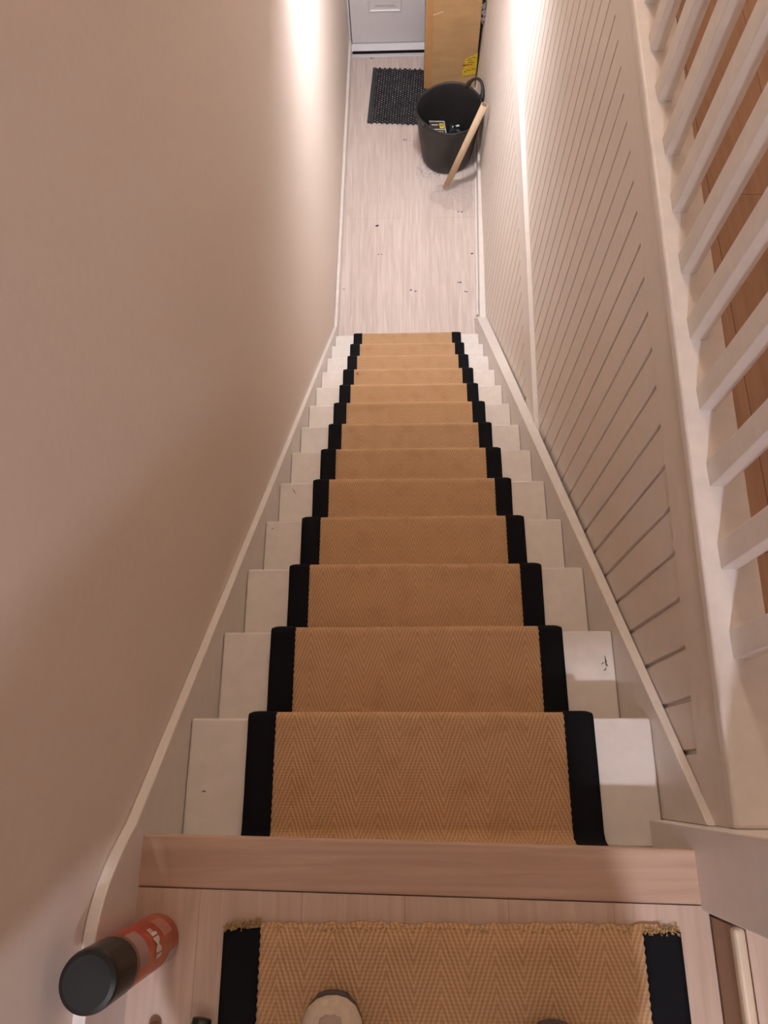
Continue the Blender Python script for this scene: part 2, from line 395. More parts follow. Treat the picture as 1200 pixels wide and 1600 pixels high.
def strip_mesh(name, xf0, xf1, m, parent, raise_=0.0, nx=2, round_out=0, solid=.006, pts=RP, L=RL, wob=0.0):
    """a strip of carpet following the profile, xf0/xf1: x of its two edges per point"""
    me_bm = bmesh.new(); uvl = me_bm.loops.layers.uv.new('UVMap'); rows = []
    n = len(pts)
    for i, (y, z) in enumerate(pts):
        a = pts[max(i-1, 0)]; b = pts[min(i+1, n-1)]; t = Vector((b[0]-a[0], b[1]-a[1])); t.normalize(); nr = Vector((t.y, -t.x)) * -1
        row = []
        x0 = xf0(L[i]) if callable(xf0) else xf0; x1 = xf1(L[i]) if callable(xf1) else xf1
        for j in range(nx+1):
            s = j/nx; x = x0+(x1-x0)*s; off = raise_
            if round_out < 0 and s < .3: off -= .004*(1-s/.3)**2
            if round_out > 0 and s > .7: off -= .004*((s-.7)/.3)**2
            off += wob*sin(x*9+i*.05)*.0006
            row.append((me_bm.verts.new((x, y+nr.x*off, z+nr.y*off)), x, L[i]))
        rows.append(row)
    for r0, r1 in zip(rows, rows[1:]):
        for j in range(nx):
            q = (r0[j], r0[j+1], r1[j+1], r1[j]); f = me_bm.faces.new([v[0] for v in q]); f.smooth = True
            for lp, v in zip(f.loops, q): lp[uvl].uv = (v[1]+5, v[2])
    bmesh.ops.recalc_face_normals(me_bm, faces=me_bm.faces)
    me = bpy.data.meshes.new(name); me_bm.to_mesh(me); me_bm.free()
    o = link(name, me, m, parent)
    sm = o.modifiers.new('thickness', 'SOLIDIFY'); sm.thickness = solid; sm.offset = -1
    return o
# resample along the length so that the scalloped border seam has vertices to live on
def resample(pts, step):
    out = [pts[0]]
    for a, b in zip(pts, pts[1:]):
        d = math.hypot(b[0]-a[0], b[1]-a[1]); k = max(1, int(d/step))
        for i in range(1, k+1): out.append((a[0]+(b[0]-a[0])*i/k, a[1]+(b[1]-a[1])*i/k))
    L = [0]
    for a, b in zip(out, out[1:]): L.append(L[-1] + math.hypot(b[0]-a[0], b[1]-a[1]))
    return out, L
RP2, RL2 = resample(RP, .006)
HW = .336
run = thing('stair_runner', 'tan herringbone carpet runner with black borders fixed down the white stairs', 'carpet', (0, 0, FL))
P(strip_mesh('carpet_field', -HW+.03, HW-.03, M_sisal, run, nx=24, pts=RP2, L=RL2, wob=1.0, solid=.005))
def seam(sgn):
    return lambda l: sgn*(HW-.056 + .0009*sin(l*2*pi/.012))
b1 = P(strip_mesh('border', lambda l: -HW + .0015*sin(l*7), seam(-1), M_black, run, raise_=.0022, nx=6, round_out=-1, pts=RP2, L=RL2, solid=.006))
b2 = P(strip_mesh('border', seam(1), lambda l: HW + .0015*sin(l*6), M_black, run, raise_=.0022, nx=6, round_out=1, pts=RP2, L=RL2, solid=.006))
for b_ in (b1, b2): b_['label'] = 'black cloth border'
# loose yarn wisp on the fourth step from the bottom
bm = bmesh.new()
yk, zk = G*10-.03, -H*10+.004
tube(bm, [(-.262+.006*cos(t*.9), yk-.012+.0075*t/3, zk+.003+.002*sin(t)) for t in [i*.5 for i in range(13)]], .0016, 6)
o = P(fin(bm, 'loose_thread', mat('brown_yarn', (.16,.08,.04), .9), run, smooth=True))

# landing piece of the same carpet, cut across and frayed
lr = thing('carpet_offcut', 'cut end of tan herringbone carpet with frayed edge lying on the landing', 'carpet', (0, 0, 0))
def flat_strip(name, x0f, x1f, y0, y1, m, par, z=.008, nx=20, ny=60, fray=0.0, sol=.006, rnd=0):
    bm = bmesh.new(); uvl = bm.loops.layers.uv.new('UVMap'); g = []
    for i in range(ny+1):
        y = y0+(y1-y0)*i/ny; row = []
        xa, xb = x0f(y), x1f(y)
        for j in range(nx+1):
            s = j/nx; x = xa+(xb-xa)*s; yy = y
            if i == ny: yy = y + fray*(random.random()-.5)
            zz = z
            if rnd < 0 and s < .25: zz -= .004*(1-s/.25)**2
            if rnd > 0 and s > .75: zz -= .004*((s-.75)/.25)**2
            row.append((bm.verts.new((x, yy, zz)), x, -yy))
        g.append(row)
    for a, b in zip(g, g[1:]):
        for j in range(nx):
            q = (a[j], a[j+1], b[j+1], b[j]); f = bm.faces.new([v[0] for v in q]); f.smooth = True
            for lp, v in zip(f.loops, q): lp[uvl].uv = (v[1]+5.02, v[2]+9)
    bmesh.ops.recalc_face_normals(bm, faces=bm.faces)
    me = bpy.data.meshes.new(name); bm.to_mesh(me); bm.free(); o = link(name, me, m, par)
    sm = o.modifiers.new('thickness', 'SOLIDIFY'); sm.thickness = sol; sm.offset = -1 if me.polygons[0].normal.z > 0 else 1
    return o
LX0, LX1 = -.308, .386
flat_strip('carpet_field', lambda y: LX0+.03, lambda y: LX1-.03, YB+.3, -.122, M_sisal, lr, z=.0075, nx=60, ny=40, fray=.006, sol=.006)
a1 = flat_strip('border', lambda y: LX0, lambda y: LX0+.057+.0010*sin(y*2*pi/.012), YB+.3, -.131, M_black, lr, z=.010, nx=6, ny=500, fray=.004, sol=.009, rnd=-1)
a2 = flat_strip('border', lambda y: LX1-.057+.0010*sin(y*2*pi/.012), lambda y: LX1, YB+.3, -.133, M_black, lr, z=.010, nx=6, ny=500, fray=.004, sol=.009, rnd=1)
for b_ in (a1, a2): b_['label'] = 'black cloth border'
# frayed fibres at the cut corners and along the cut
M_fray = noise_var(mat('frayed_jute', (.50,.33,.14), .95), 200, .3)
for (xa, xb, n_, hh) in ((LX0+.002, LX0+.056, 170, .008), (LX1-.056, LX1-.002, 110, .005), (LX0+.058, LX1-.058, 260, .001)):
    bm = bmesh.new()
    for i in range(n_):
        x = random.uniform(xa, xb); y = -.128 + random.uniform(-.006, .003) + (.009*max(0,(x-LX0)/.06) if x < LX0+.06 else 0)*(xa < LX0+.01); z = .006 + random.random()*hh
        a = random.uniform(0, 2*pi); d = Vector((cos(a), sin(a), random.uniform(-.2, .6)))*random.uniform(.002, .005)*(.6 if n_ == 260 else 1)
        p = Vector((x, y, z)); tube(bm, [p, p+d*.5+Vector((0, 0, .001)), p+d], random.uniform(.0005, .0013), 5)
    o = fin(bm, 'frayed_fibres', M_fray, lr, smooth=True); o['kind'] = 'stuff'

# ------------------------------------------------------------------ balustrade
bal = thing('balustrade', 'white painted landing balustrade of square spindles above the grooved wall', 'balustrade', (0, 0, 0))
bm = bmesh.new()
prism_yz(bm, [(.0155,.063),(WELL+.2,.063),(WELL+.2,UP),(.0155,UP)], lambda y: wx(y)-.008, lambda y: wx(y)+.0845)
o = fin(bm, 'base_rail', M_tread, bal, bevel=.006)
def spindle(y):
    x0 = .4865 + .0225*y
    bm = bmesh.new(); box(bm, 0, .029, 0, .045, 0, .86)
    me_o = fin(bm, 'spindle', M_tread, bal, bevel=.002); me_o.location = (x0, y, UP); return me_o
s0 = spindle(.264)
for i in range(1, 19):
    c = s0.copy(); C.objects.link(c); c.parent = bal; y = .264+.1467*i; c.location = (.4865+.0225*y, y, UP)
bm = bmesh.new()
prism_yz(bm, [(0,.95),(WELL+.2,.95),(WELL+.2,1.01),(0,1.01)], lambda y: .4865+.0225*y-.016, lambda y: .4865+.0225*y+.046)
fin(bm, 'handrail', M_tread, bal, bevel=.014)
bm = bmesh.new()
hexa(bm, [(.424,-.104,-H-CT),(.53,-.104,-H-CT),(.53,.0156,-H-CT),(.424,.0156,-H-CT),(.424,-.104,1.10),(.53,-.104,1.10),(.53,.0156,1.10),(.424,.0156,1.10)])
fin(bm, 'newel_post', M_paint, bal, bevel=.003)
bm = bmesh.new(); box(bm, .414, .54, -.114, .024, 1.10, 1.125); box(bm, .43, .524, -.098, .008, 1.125, 1.15); fin(bm, 'newel_cap', M_paint, bal, bevel=.006)

# ------------------------------------------------------------------ hall: doormat
mt = thing('doormat', 'dark grey braided doormat in front of the white door', 'mat', (0, 0, FL))
mt.location = (-.276, 4.682, FL); mt.rotation_euler = (0, 0, radians(-4.3))
MW, ML = .57, .555
M_mat = noise_var(mat('braided_dark_cotton', (.030,.029,.034), .95), 35, .5)
M_lt = noise_var(mat('braided_grey_cotton', (.20,.19,.20), .95), 30, .5)
def beads(name, m, offx, offy, sx_, sy_, zc, zr_, tilt):
    bm = bmesh.new(); nx_ = 28; ny_ = 25; dx = (MW-.03)/nx_; dy = ML/ny_
    for i in range(nx_):
        for j in range(ny_):
            x = .022+dx*(i+.5+offx); y = dy*(j+.5+offy+(.5 if i % 2 else 0)) - dy*.25
            r_ = bmesh.ops.create_icosphere(bm, subdivisions=1, radius=1.0); q = random.uniform(.8, 1.15); c_, s_ = cos(tilt), sin(tilt)
            for v in r_['verts']:
                px, py = v.co.x*dx*sx_*q, v.co.y*dy*sy_*q
                v.co = Vector((x+px*c_-py*s_, y+px*s_+py*c_, zc+v.co.z*zr_))
    o = fin(bm, name, m, mt, smooth=True); o['kind'] = 'stuff'; return o
beads('braid', M_mat, 0, 0, .58, .60, .008, .0075, .5)
beads('grey_braid', M_lt, .12, .1, .30, .30, .0125, .0045, .3)
bm = bmesh.new(); box(bm, -.002, .026, 0, ML, .001, .015); fin(bm, 'side_binding', noise_var(mat('binding_grey', (.06,.062,.062), .9), 60, .2), mt, bevel=.005)
bm = bmesh.new(); box(bm, .01, MW-.01, .01, ML-.01, .001, .006); fin(bm, 'backing', M_shadowgap, mt)

# ------------------------------------------------------------------ hall: tall cardboard box
bxo = thing('cardboard_box', 'tall brown cardboard carton standing upright by the white door', 'box', (.339, 4.99, FL+.021))
bxo.rotation_euler = (radians(-1.0), 0, radians(-1.2))
W2, BD, BH = .190, .27, 1.25
bm = bmesh.new(); box(bm, -W2, W2, 0, BD, 0, BH)
bmesh.ops.subdivide_edges(bm, edges=bm.edges, cuts=9, use_grid_fill=True)
for v in bm.verts:
    if v.co.y < .001 and abs(v.co.x) < W2-.01: v.co.y += .003*sin(v.co.z*9+v.co.x*14)+.002*random.random()
fin(bm, 'carton', M_card, bxo, smooth=False, bevel=.003)
M_tape = noise_var(mat('yellow_tape', (.72,.50,.03), .35), 60, .15)
bm = bmesh.new()
hexa(bm, [(.085,-.004,.10),(W2+.001,-.004,.125),(W2+.001,.001,.125),(.085,.001,.10),(.105,-.004,.235),(W2+.001,-.004,.285),(W2+.001,.001,.285),(.105,.001,.235)])
o = fin(bm, 'warning_label', M_tape, bxo); o['label'] = 'yellow label with red print'
M_red = mat('red_print', (.42,.03,.02), .6); M_dp = mat('brown_print', (.20,.12,.02), .6)
for (x, z, w_, h_) in ((.090,.185,.020,.012),(.112,.190,.022,.007),(.137,.196,.02,.005),(.12,.150,.03,.005),(.155,.16,.03,.005)):
    bm = bmesh.new(); box(bm, x, x+w_, -.0052, -.0036, z, z+h_); fin(bm, 'red_print', M_red, o)
for (x, z, w_, h_) in ((.12,.225,.045,.004),(.125,.212,.05,.004),(.12,.238,.03,.004),(.105,.135,.012,.010),(.15,.25,.03,.004)):
    bm = bmesh.new(); box(bm, x, x+w_, -.0052, -.0036, z, z+h_); fin(bm, 'dark_print', M_dp, o)
bm = bmesh.new(); hexa(bm, [(-.14,-.002,.56),(-.07,-.002,.585),(-.07,.002,.585),(-.14,.002,.56),(-.14,-.002,.566),(-.07,-.002,.590),(-.07,.002,.590),(-.14,.002,.566)])
fin(bm, 'torn_scrape', mat('torn_card', (.85,.66,.42), .8), bxo)
bm = bmesh.new()
box(bm, -W2+.012, -W2+.052, -.0022, .0006, .0, BH)      # tape along the left fold
fin(bm, 'packing_tape', mat('brown_tape', (.56,.30,.12), .18), bxo)
# crumpled clear tape hanging on the right edge
bm = bmesh.new(); g = []
for i in range(12):
    row = []
    for j in range(5):
        row.append(bm.verts.new((W2+.004+.012*sin(i*1.7+j)+.004*j, -.006+.012*cos(i*2.1+j*1.3), .50+i*.013)))
    g.append(row)
for a, b in zip(g, g[1:]):
    for j in range(4): bm.faces.new((a[j], a[j+1], b[j+1], b[j]))
o = fin(bm, 'tape_scrap', mat('grey_tape', (.32,.28,.27), .2), bxo); o.modifiers.new('t', 'SOLIDIFY').thickness = .001

# ------------------------------------------------------------------ hall: rubber tub and what lies in it
TC = Vector((.302, 4.355))
tb = thing('rubber_tub', 'black flexible rubber tub with a side handle on the hall floor', 'tub', (TC.x, TC.y, FL+.0005))
seg = 72
def rim_h(a):      # rim height around the tub: sags at the front, left of centre
    h = .410 + .012*cos(2*(a-radians(60)))
    d = (a-radians(238)+pi) % (2*pi)-pi
    h -= .030*math.exp(-(d/.6)**2)
    return h
def tub_r(a, t):
    r = .172 + (.226-.172)*t**.8
    d = (a-radians(228)+pi) % (2*pi)-pi
    return r*(1-.12*t**3*math.exp(-(d/.50)**2))
bm = bmesh.new()
def ringt(t, dr_=0, dz=0, base=0.0):
    return [bm.verts.new((cos(a)*(tub_r(a, t)+dr_), sin(a)*(tub_r(a, t)+dr_), base+(rim_h(a)-base)*t+dz)) for a in [2*pi*i/seg for i in range(seg)]]
R = [[bm.verts.new((cos(2*pi*i/seg)*.15, sin(2*pi*i/seg)*.15, .002)) for i in range(seg)], ringt(.0, -.004, .004), ringt(.04, 0, 0)]
for t in (.2, .4, .6, .8, .93): R.append(ringt(t))
R.append(ringt(.95, .004)); R.append(ringt(.985, .006, 0)); R.append(ringt(1.0, .003, .002)); R.append(ringt(1.0, -.003, .002)); R.append(ringt(.97, -.006))
for t in (.8, .6, .4, .2, .06): R.append(ringt(t, -.006))
R.append([bm.verts.new((cos(2*pi*i/seg)*.13, sin(2*pi*i/seg)*.13, .012)) for i in range(seg)])
for a, b in zip(R, R[1:]):
    for i in range(seg): bm.faces.new((a[i], a[(i+1) % seg], b[(i+1) % seg], b[i]))
bm.faces.new(R[0][::-1]); bm.faces.new(R[-1])
fin(bm, 'tub_body', M_rubber, tb, smooth=True)
def handle(ac, spread, rise, out):
    bm = bmesh.new(); pts = []
    for i in range(21):
        t = i/20; a = ac + spread*(t-.5)*2
        e = sin(pi*t)**.55
        r = tub_r(a, 1) + .004 + out*e; z = rim_h(a) - .022 + rise*e
        pts.append((r*cos(a), r*sin(a), z))
    rr = [.020 if (i < 2 or i > 18) else (.013 if (i < 4 or i > 16) else .0105) for i in range(21)]
    tube(bm, pts, rr, 10, flat=.8); return fin(bm, 'handle', M_rubber, tb, smooth=True)
handle(radians(38), .32, .085, .030)
handle(radians(200), .26, .020, .008)

def crumple(name, cx, cy, rx, ry, z0, hh, m, seed, n=26, par=None, spike=.5, jit=0.0):
    rnd = random.Random(seed); ph = [(rnd.uniform(6, 26), rnd.uniform(6, 26), rnd.uniform(0, 6)) for _ in range(9)]
    bm = bmesh.new(); g = []
    for i in range(n+1):
        row = []
        for j in range(n+1):
            u, v = i/n*2-1, j/n*2-1
            s = max(abs(u), abs(v)) or 1e-6; L_ = math.hypot(u, v) or 1e-6; k = s/L_
            X, Y = u*k, v*k; rad = math.hypot(X, Y)
            f = sum(abs(sin(X*a*.35+Y*b*.22+c)) for a, b, c in ph)/len(ph)
            edge = max(0, 1-rad**4)
            wob = 1+.12*sin(math.atan2(Y, X)*3+seed)+.07*sin(math.atan2(Y, X)*7+seed*2)
            row.append(bm.verts.new((cx+rx*X*wob+rnd.uniform(-jit, jit)*.5, cy+ry*Y*wob+rnd.uniform(-jit, jit)*.5, z0+hh*edge*(f*spike*1.6+(1-spike)*.6)+rnd.uniform(0, .0012+jit*(.2+edge)))))
        g.append(row)
    for a, b in zip(g, g[1:]):
        for j in range(n): bm.faces.new((a[j], a[j+1], b[j+1], b[j]))
    return fin(bm, name, m, par)
M_bag = noise_var(mat('black_polythene', (.012,.015,.018), .32, .5), 10, .3)
o = crumple('black_sack', .325, 4.375, .150, .150, FL+.03, .17, M_bag, 5); o.modifiers.new('t', 'SOLIDIFY').thickness = .002
tag(o, 'crumpled black plastic sack inside the rubber tub', 'bag')
# small carton leaning inside at the left
sb = thing('screw_carton', 'small dark carton with yellow and white print inside the rubber tub', 'box', (.220, 4.305, FL+.225))
sb.scale = (1.2, 1.2, 1.0); sb.rotation_euler = (radians(-8), radians(6), radians(4))
bm = bmesh.new(); box(bm, -.045, .045, -.055, .055, 0, .07); fin(bm, 'carton', mat('dark_olive_card', (.040,.038,.030), .45), sb, bevel=.001)
def plate(x0, x1, y0, y1, m, nm, z=.0702):
    bm = bmesh.new(); box(bm, x0, x1, y0, y1, z, z+.0006); return fin(bm, nm, m, sb)
plate(.012, .036, -.012, .030, mat('yellow_print', (.80,.60,.03), .5), 'yellow_panel')
M_wp = mat('white_print', (.72,.70,.66), .5)
plate(-.044, .043, .047, .053, M_wp, 'white_band'); plate(-.044, .043, -.026, -.020, M_wp, 'white_band'); plate(.0405, .0445, -.053, .053, M_wp, 'white_edge')
plate(-.032, .004, .014, .021, M_wp, 'white_print'); plate(-.03, .03, -.045, -.038, mat('grey_print', (.35,.33,.30), .5), 'grey_print')
plate(.016, .032, .000, .003, M_mark, 'dark_print', .0708); plate(.016, .032, .010, .018, M_mark, 'dark_print', .0708)
# bright scrap in the tub
bm = bmesh.new(); r = bmesh.ops.create_icosphere(bm, subdivisions=2, radius=.011)
for v in bm.verts: v.co = Vector((v.co.x*1.3, v.co.y*.8+.004*sin(v.co.x*400), v.co.z*.5))
tag(fin(bm, 'paper_scrap', mat('pale_paper', (.75,.78,.78), .4), smooth=True, loc=(.375, 4.44, FL+.185)), 'tiny crumpled white paper scrap on the black sack in the tub', 'paper')
bm = bmesh.new(); r = bmesh.ops.create_uvsphere(bm, u_segments=16, v_segments=10, radius=.011)
tag(fin(bm, 'grey_knob', mat('grey_plastic', (.10,.10,.11), .3), smooth=True, loc=(.350, 4.305, FL+.18)), 'small dark grey round knob on the black sack in the tub', 'knob')

# ------------------------------------------------------------------ cardboard tube
A = Vector((.288, 4.052, FL+.012)); B = Vector((.502, 4.085, -2.235))
d = (B-A); Lt = d.length; d.normalize()
bm = bmesh.new(); seg = 32
rings = []
for (r, z) in ((.0225,0),(.0225,Lt),(.0190,Lt),(.0190,0)):
    rings.append([bm.verts.new((r*cos(2*pi*i/seg), r*sin(2*pi*i/seg), z)) for i in range(seg)])
for k in range(4):
    a, b = rings[k], rings[(k+1) % 4]
    for i in range(seg): bm.faces.new((a[i], a[(i+1) % seg], b[(i+1) % seg], b[i]))
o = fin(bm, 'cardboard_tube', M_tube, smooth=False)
o.data.materials.append(noise_var(mat('tube_inner_shade', (.26,.17,.10), .8), 30, .05))  # darker kraft inside: shade of the hollow put into the colour
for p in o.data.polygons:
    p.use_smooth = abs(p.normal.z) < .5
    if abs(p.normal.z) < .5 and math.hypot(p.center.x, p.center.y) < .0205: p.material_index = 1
o.matrix_world = Matrix.Translation(A) @ d.to_track_quat('Z', 'Y').to_matrix().to_4x4()
tag(o, 'long brown cardboard tube leaning on the grooved wall in front of the tub', 'tube')

# ------------------------------------------------------------------ clear plastic on the floor
M_film = mat('clear_film', (.95,.93,.92), .10, 1.0, trans=.75)
n_, l_, b_ = nodes(M_film); b_.inputs['IOR'].default_value = 1.3; b_.inputs['Alpha'].default_value = .42
b_.inputs['Coat Weight'].default_value = .6; b_.inputs['Coat Roughness'].default_value = .08
o = crumple('plastic_bag', .345, 3.985, .150, .135, FL+.002, .05, M_film, 11, n=24, jit=.012)
tag(o, 'crumpled clear plastic bag on the floor at the foot of the cardboard tube', 'bag')
o = crumple('plastic_wrap', .165, 4.235, .085, .13, FL+.002, .016, M_film, 3, n=18, jit=.006)
tag(o, 'flat clear plastic wrap showing at the left foot of the rubber tub', 'wrap')

# ------------------------------------------------------------------ specks on the hall floor
def speck(x, y, s, m, seed, label, grp=None, el=1.0):
    rnd = random.Random(seed); bm = bmesh.new()
    for q in range(rnd.randint(2, 4)):
        cx, cy = rnd.uniform(-1, 1)*s*el, rnd.uniform(-.4, .4)*s; n = 7
        vs = [(cx+s*.45*rnd.uniform(.5, 1.2)*cos(2*pi*i/n), cy+s*.35*rnd.uniform(.5, 1.2)*sin(2*pi*i/n)) for i in range(n)]
        bt = [bm.verts.new((a, b, 0)) for a, b in vs]; tp = [bm.verts.new((a*.8+cx*.2, b*.8+cy*.2, .0016+.0015*rnd.random())) for a, b in vs]
        bm.faces.new(tp); bm.faces.new(bt[::-1])
        for i in range(n): bm.faces.new((bt[i], bt[(i+1) % n], tp[(i+1) % n], tp[i]))
    o = fin(bm, 'floor_crumb', m, loc=(x, y, FL)); tag(o, label, 'crumb', grp)
SP = [(587,354,.013,M_mark,1,'dark elongated crumb lying farthest left of the large specks on the hall boards',1.6),
      (594,397,.008,M_fleck,2,'blue grey fleck on the hall boards just below the dark elongated crumb',1),
      (648,454,.012,M_fleck,3,'pale blue grey smudge on the hall boards nearest the stair foot centre',1.4),
      (718,331,.011,M_fleck,4,'blue grey fleck on the hall boards just below the clear plastic bag',1.2),
      (717,441,.009,M_fleck,5,'grey fleck near the right skirting, the upper of two close together',1),
      (729,456,.006,M_mark,6,'small dark fleck near the right skirting, the lower of two close together',1),
      (632,218,.008,M_mark,7,'single dark crumb on the boards left of the rubber tub',1),
      (737,396,.010,M_mark,8,'dark crumb lying right against the right hand skirting',.5),
      (537,452,.004,M_mark,9,'tiny dark dot near the left skirting by the stair foot',1),
      (582,91,.007,M_mark,10,'dark crumb lying in front of the door sill above the mat',1)]
def ray(px, py, z):
    v = rt2*((px-600)/FPX) + dn2*((py-800)/FPX) + fw
    return CAM + v*((z-CAM.z)/v.z)
for (px, py, s, m, sd, lb, el) in SP:
    p = ray(px, py, FL); speck(p.x, p.y, s*1.7, m, sd, lb, None, el)

# ------------------------------------------------------------------ spray can on the landing
CX, CY = -.413, -.147
can = thing('spray_can', 'red and orange aerosol can with a black cap standing on the landing', 'can', (CX, CY, 0))
can.scale = (1.07, 1.07, 1.10)
R0 = .0335
mc = mat('red_orange_print', (.50,.06,.025), .3, .5); n, l, b = nodes(mc)
tc = n.new('ShaderNodeTexCoord'); sx = n.new('ShaderNodeSeparateXYZ'); l.new(tc.outputs['Object'], sx.inputs[0])
nz = n.new('ShaderNodeTexNoise'); nz.inputs['Scale'].default_value = 16; l.new(tc.outputs['Object'], nz.inputs['Vector'])
rp = n.new('ShaderNodeValToRGB'); e = rp.color_ramp.elements
e[0].position = .42; e[0].color = (.46,.045,.02,1); e[1].position = .62; e[1].color = (.62,.15,.02,1)
l.new(nz.outputs[0], rp.inputs[0]); l.new(rp.outputs[0], b.inputs['Base Color'])
bm = bmesh.new(); lathe(bm, [(R0-.004,.001),(R0,.004),(R0,.168),(R0-.002,.176),(R0-.005,.182)], 48, close=True)
fin(bm, 'can_body', mc, can, smooth=True, bevel=0)
def band(z0, z1, a0, a1, m, nm, dr_=.0004, n_=24):
    bm = bmesh.new(); r = R0+dr_
    for i in range(n_):
        a, c = a0+(a1-a0)*i/n_, a0+(a1-a0)*(i+1)/n_
        hexa(bm, [((r-.0006)*cos(a),(r-.0006)*sin(a),z0),((r-.0006)*cos(c),(r-.0006)*sin(c),z0),(r*cos(c),r*sin(c),z0),(r*cos(a),r*sin(a),z0),
                  ((r-.0006)*cos(a),(r-.0006)*sin(a),z1),((r-.0006)*cos(c),(r-.0006)*sin(c),z1),(r*cos(c),r*sin(c),z1),(r*cos(a),r*sin(a),z1)])
    return fin(bm, nm, m, can, smooth=False)
M_grey = mat('grey_violet_print', (.36,.22,.22), .35)
# the side seen in the photo faces the camera: towards +x, +y
FA = math.atan2(CAM.y-CY, CAM.x-CX)
band(.028, .066, FA-.05, FA+.75, mat('pinkish_panel', (.44,.17,.13), .35), 'print_panel')
band(.130, .163, FA-.65, FA+.75, M_grey, 'print_panel')
band(.006, .040, FA-1.35, FA-.75, mat('pale_panel', (.50,.42,.42), .35), 'print_panel')
band(.163, .172, 0, 2*pi, mat('steel_band', (.25,.17,.12), .35, metal=.6), 'collar', n_=48)
# white lettering around the can
fc = bpy.data.curves.new('lettering', 'FONT'); fc.body = 'IMF'; fc.size = .026; fc.extrude = .0003; fc.align_x = 'CENTER'; fc.align_y = 'CENTER'; fc.offset = .0009
tmp = bpy.data.objects.new('tmp', fc); C.objects.link(tmp)
dg = bpy.context.evaluated_depsgraph_get(); me = bpy.data.meshes.new_from_object(tmp.evaluated_get(dg)); bpy.data.objects.remove(tmp)
bm = bmesh.new(); bm.from_mesh(me); bmesh.ops.triangulate(bm, faces=bm.faces)
bmesh.ops.subdivide_edges(bm, edges=[e_ for e_ in bm.edges if e_.calc_length() > .004], cuts=3)
for v in bm.verts:
    a = FA - .10 + v.co.x/R0; r = R0 + .0007 + v.co.z
    v.co = Vector((r*cos(a), r*sin(a), .092 + v.co.y))
fin(bm, 'lettering', mat('white_lettering', (.72,.66,.60), .4), can)
bm = bmesh.new(); lathe(bm, [(R0-.001,.172),(R0+.0005,.175),(R0+.0005,.232),(R0-.001,.238),(R0-.006,.240),(.0005,.240)], 48)
fin(bm, 'cap', mat('black_plastic', (.010,.011,.010), .35), can, smooth=False, bevel=0)
for p in can.children[-1].data.polygons: p.use_smooth = abs(p.normal.z) < .5

# ------------------------------------------------------------------ tools peeping in at the lower edge
tl = thing('hand_tool', 'black handled tool lying on the landing boards against the left edge of the cut carpet', 'tool', (-.330, -.248, 0))
bm = bmesh.new()
tube(bm, [(0,0,.012),(-.004,-.03,.013),(.002,-.08,.013),(.004,-.13,.012)], [.014,.0175,.014,.010], 12, flat=.7)
fin(bm, 'handle', mat('black_grip', (.010,.010,.010), .4), tl, smooth=True)
bm = bmesh.new(); box(bm, -.002, .010, -.17, -.125, .009, .011); fin(bm, 'blade', mat('blade_steel', (.5,.5,.5), .3, metal=1), tl)
bl = thing('wooden_tool', 'brown rounded wooden handle end lying on the landing boards between spray can and carpet', 'tool', (-.400, -.262, 0))
bm = bmesh.new(); tube(bm, [(0,.010,.011),(0,.006,.012),(0,-.03,.014),(-.004,-.08,.013),(-.006,-.12,.012)], [.005,.009,.012,.010,.011], 14)
fin(bm, 'handle', noise_var(mat('varnished_wood', (.30,.15,.05), .35), 30, .2), bl, smooth=True)
bm = bmesh.new(); box(bm, -.03, .02, -.19, -.12, .010, .014); fin(bm, 'blade', bpy.data.materials['blade_steel'], bl)

# ------------------------------------------------------------------ the person standing at the top
pr = thing('person', 'person in pale canvas shoes standing on the cut carpet at the top of the stairs', 'person', (0, -.40, 0))
M_skin = mat('skin', (.55,.33,.24), .5); M_trou = mat('dark_trousers', (.03,.035,.05), .9); M_top = mat('dark_jumper', (.06,.06,.07), .9)
def skin(name, V, E, Rr, m, par, sub=2):
    me = bpy.data.meshes.new(name); me.from_pydata([Vector(v) for v in V], E, []); o = link(name, me, m, par)
    sk = o.modifiers.new('skin', 'SKIN'); sk.use_smooth_shade = True
    me.skin_vertices or me.attributes
    sv = me.skin_vertices[0].data if len(me.skin_vertices) else None
    if sv is None:
        bm = bmesh.new(); bm.from_mesh(me); bm.verts.layers.skin.verify(); bm.to_mesh(me); bm.free(); sv = me.skin_vertices[0].data
    for i, r in enumerate(Rr): sv[i].radius = (r, r) if not isinstance(r, tuple) else r; sv[i].use_root = (i == 0)
    s = o.modifiers.new('sub', 'SUBSURF'); s.levels = sub; s.render_levels = sub
    return o
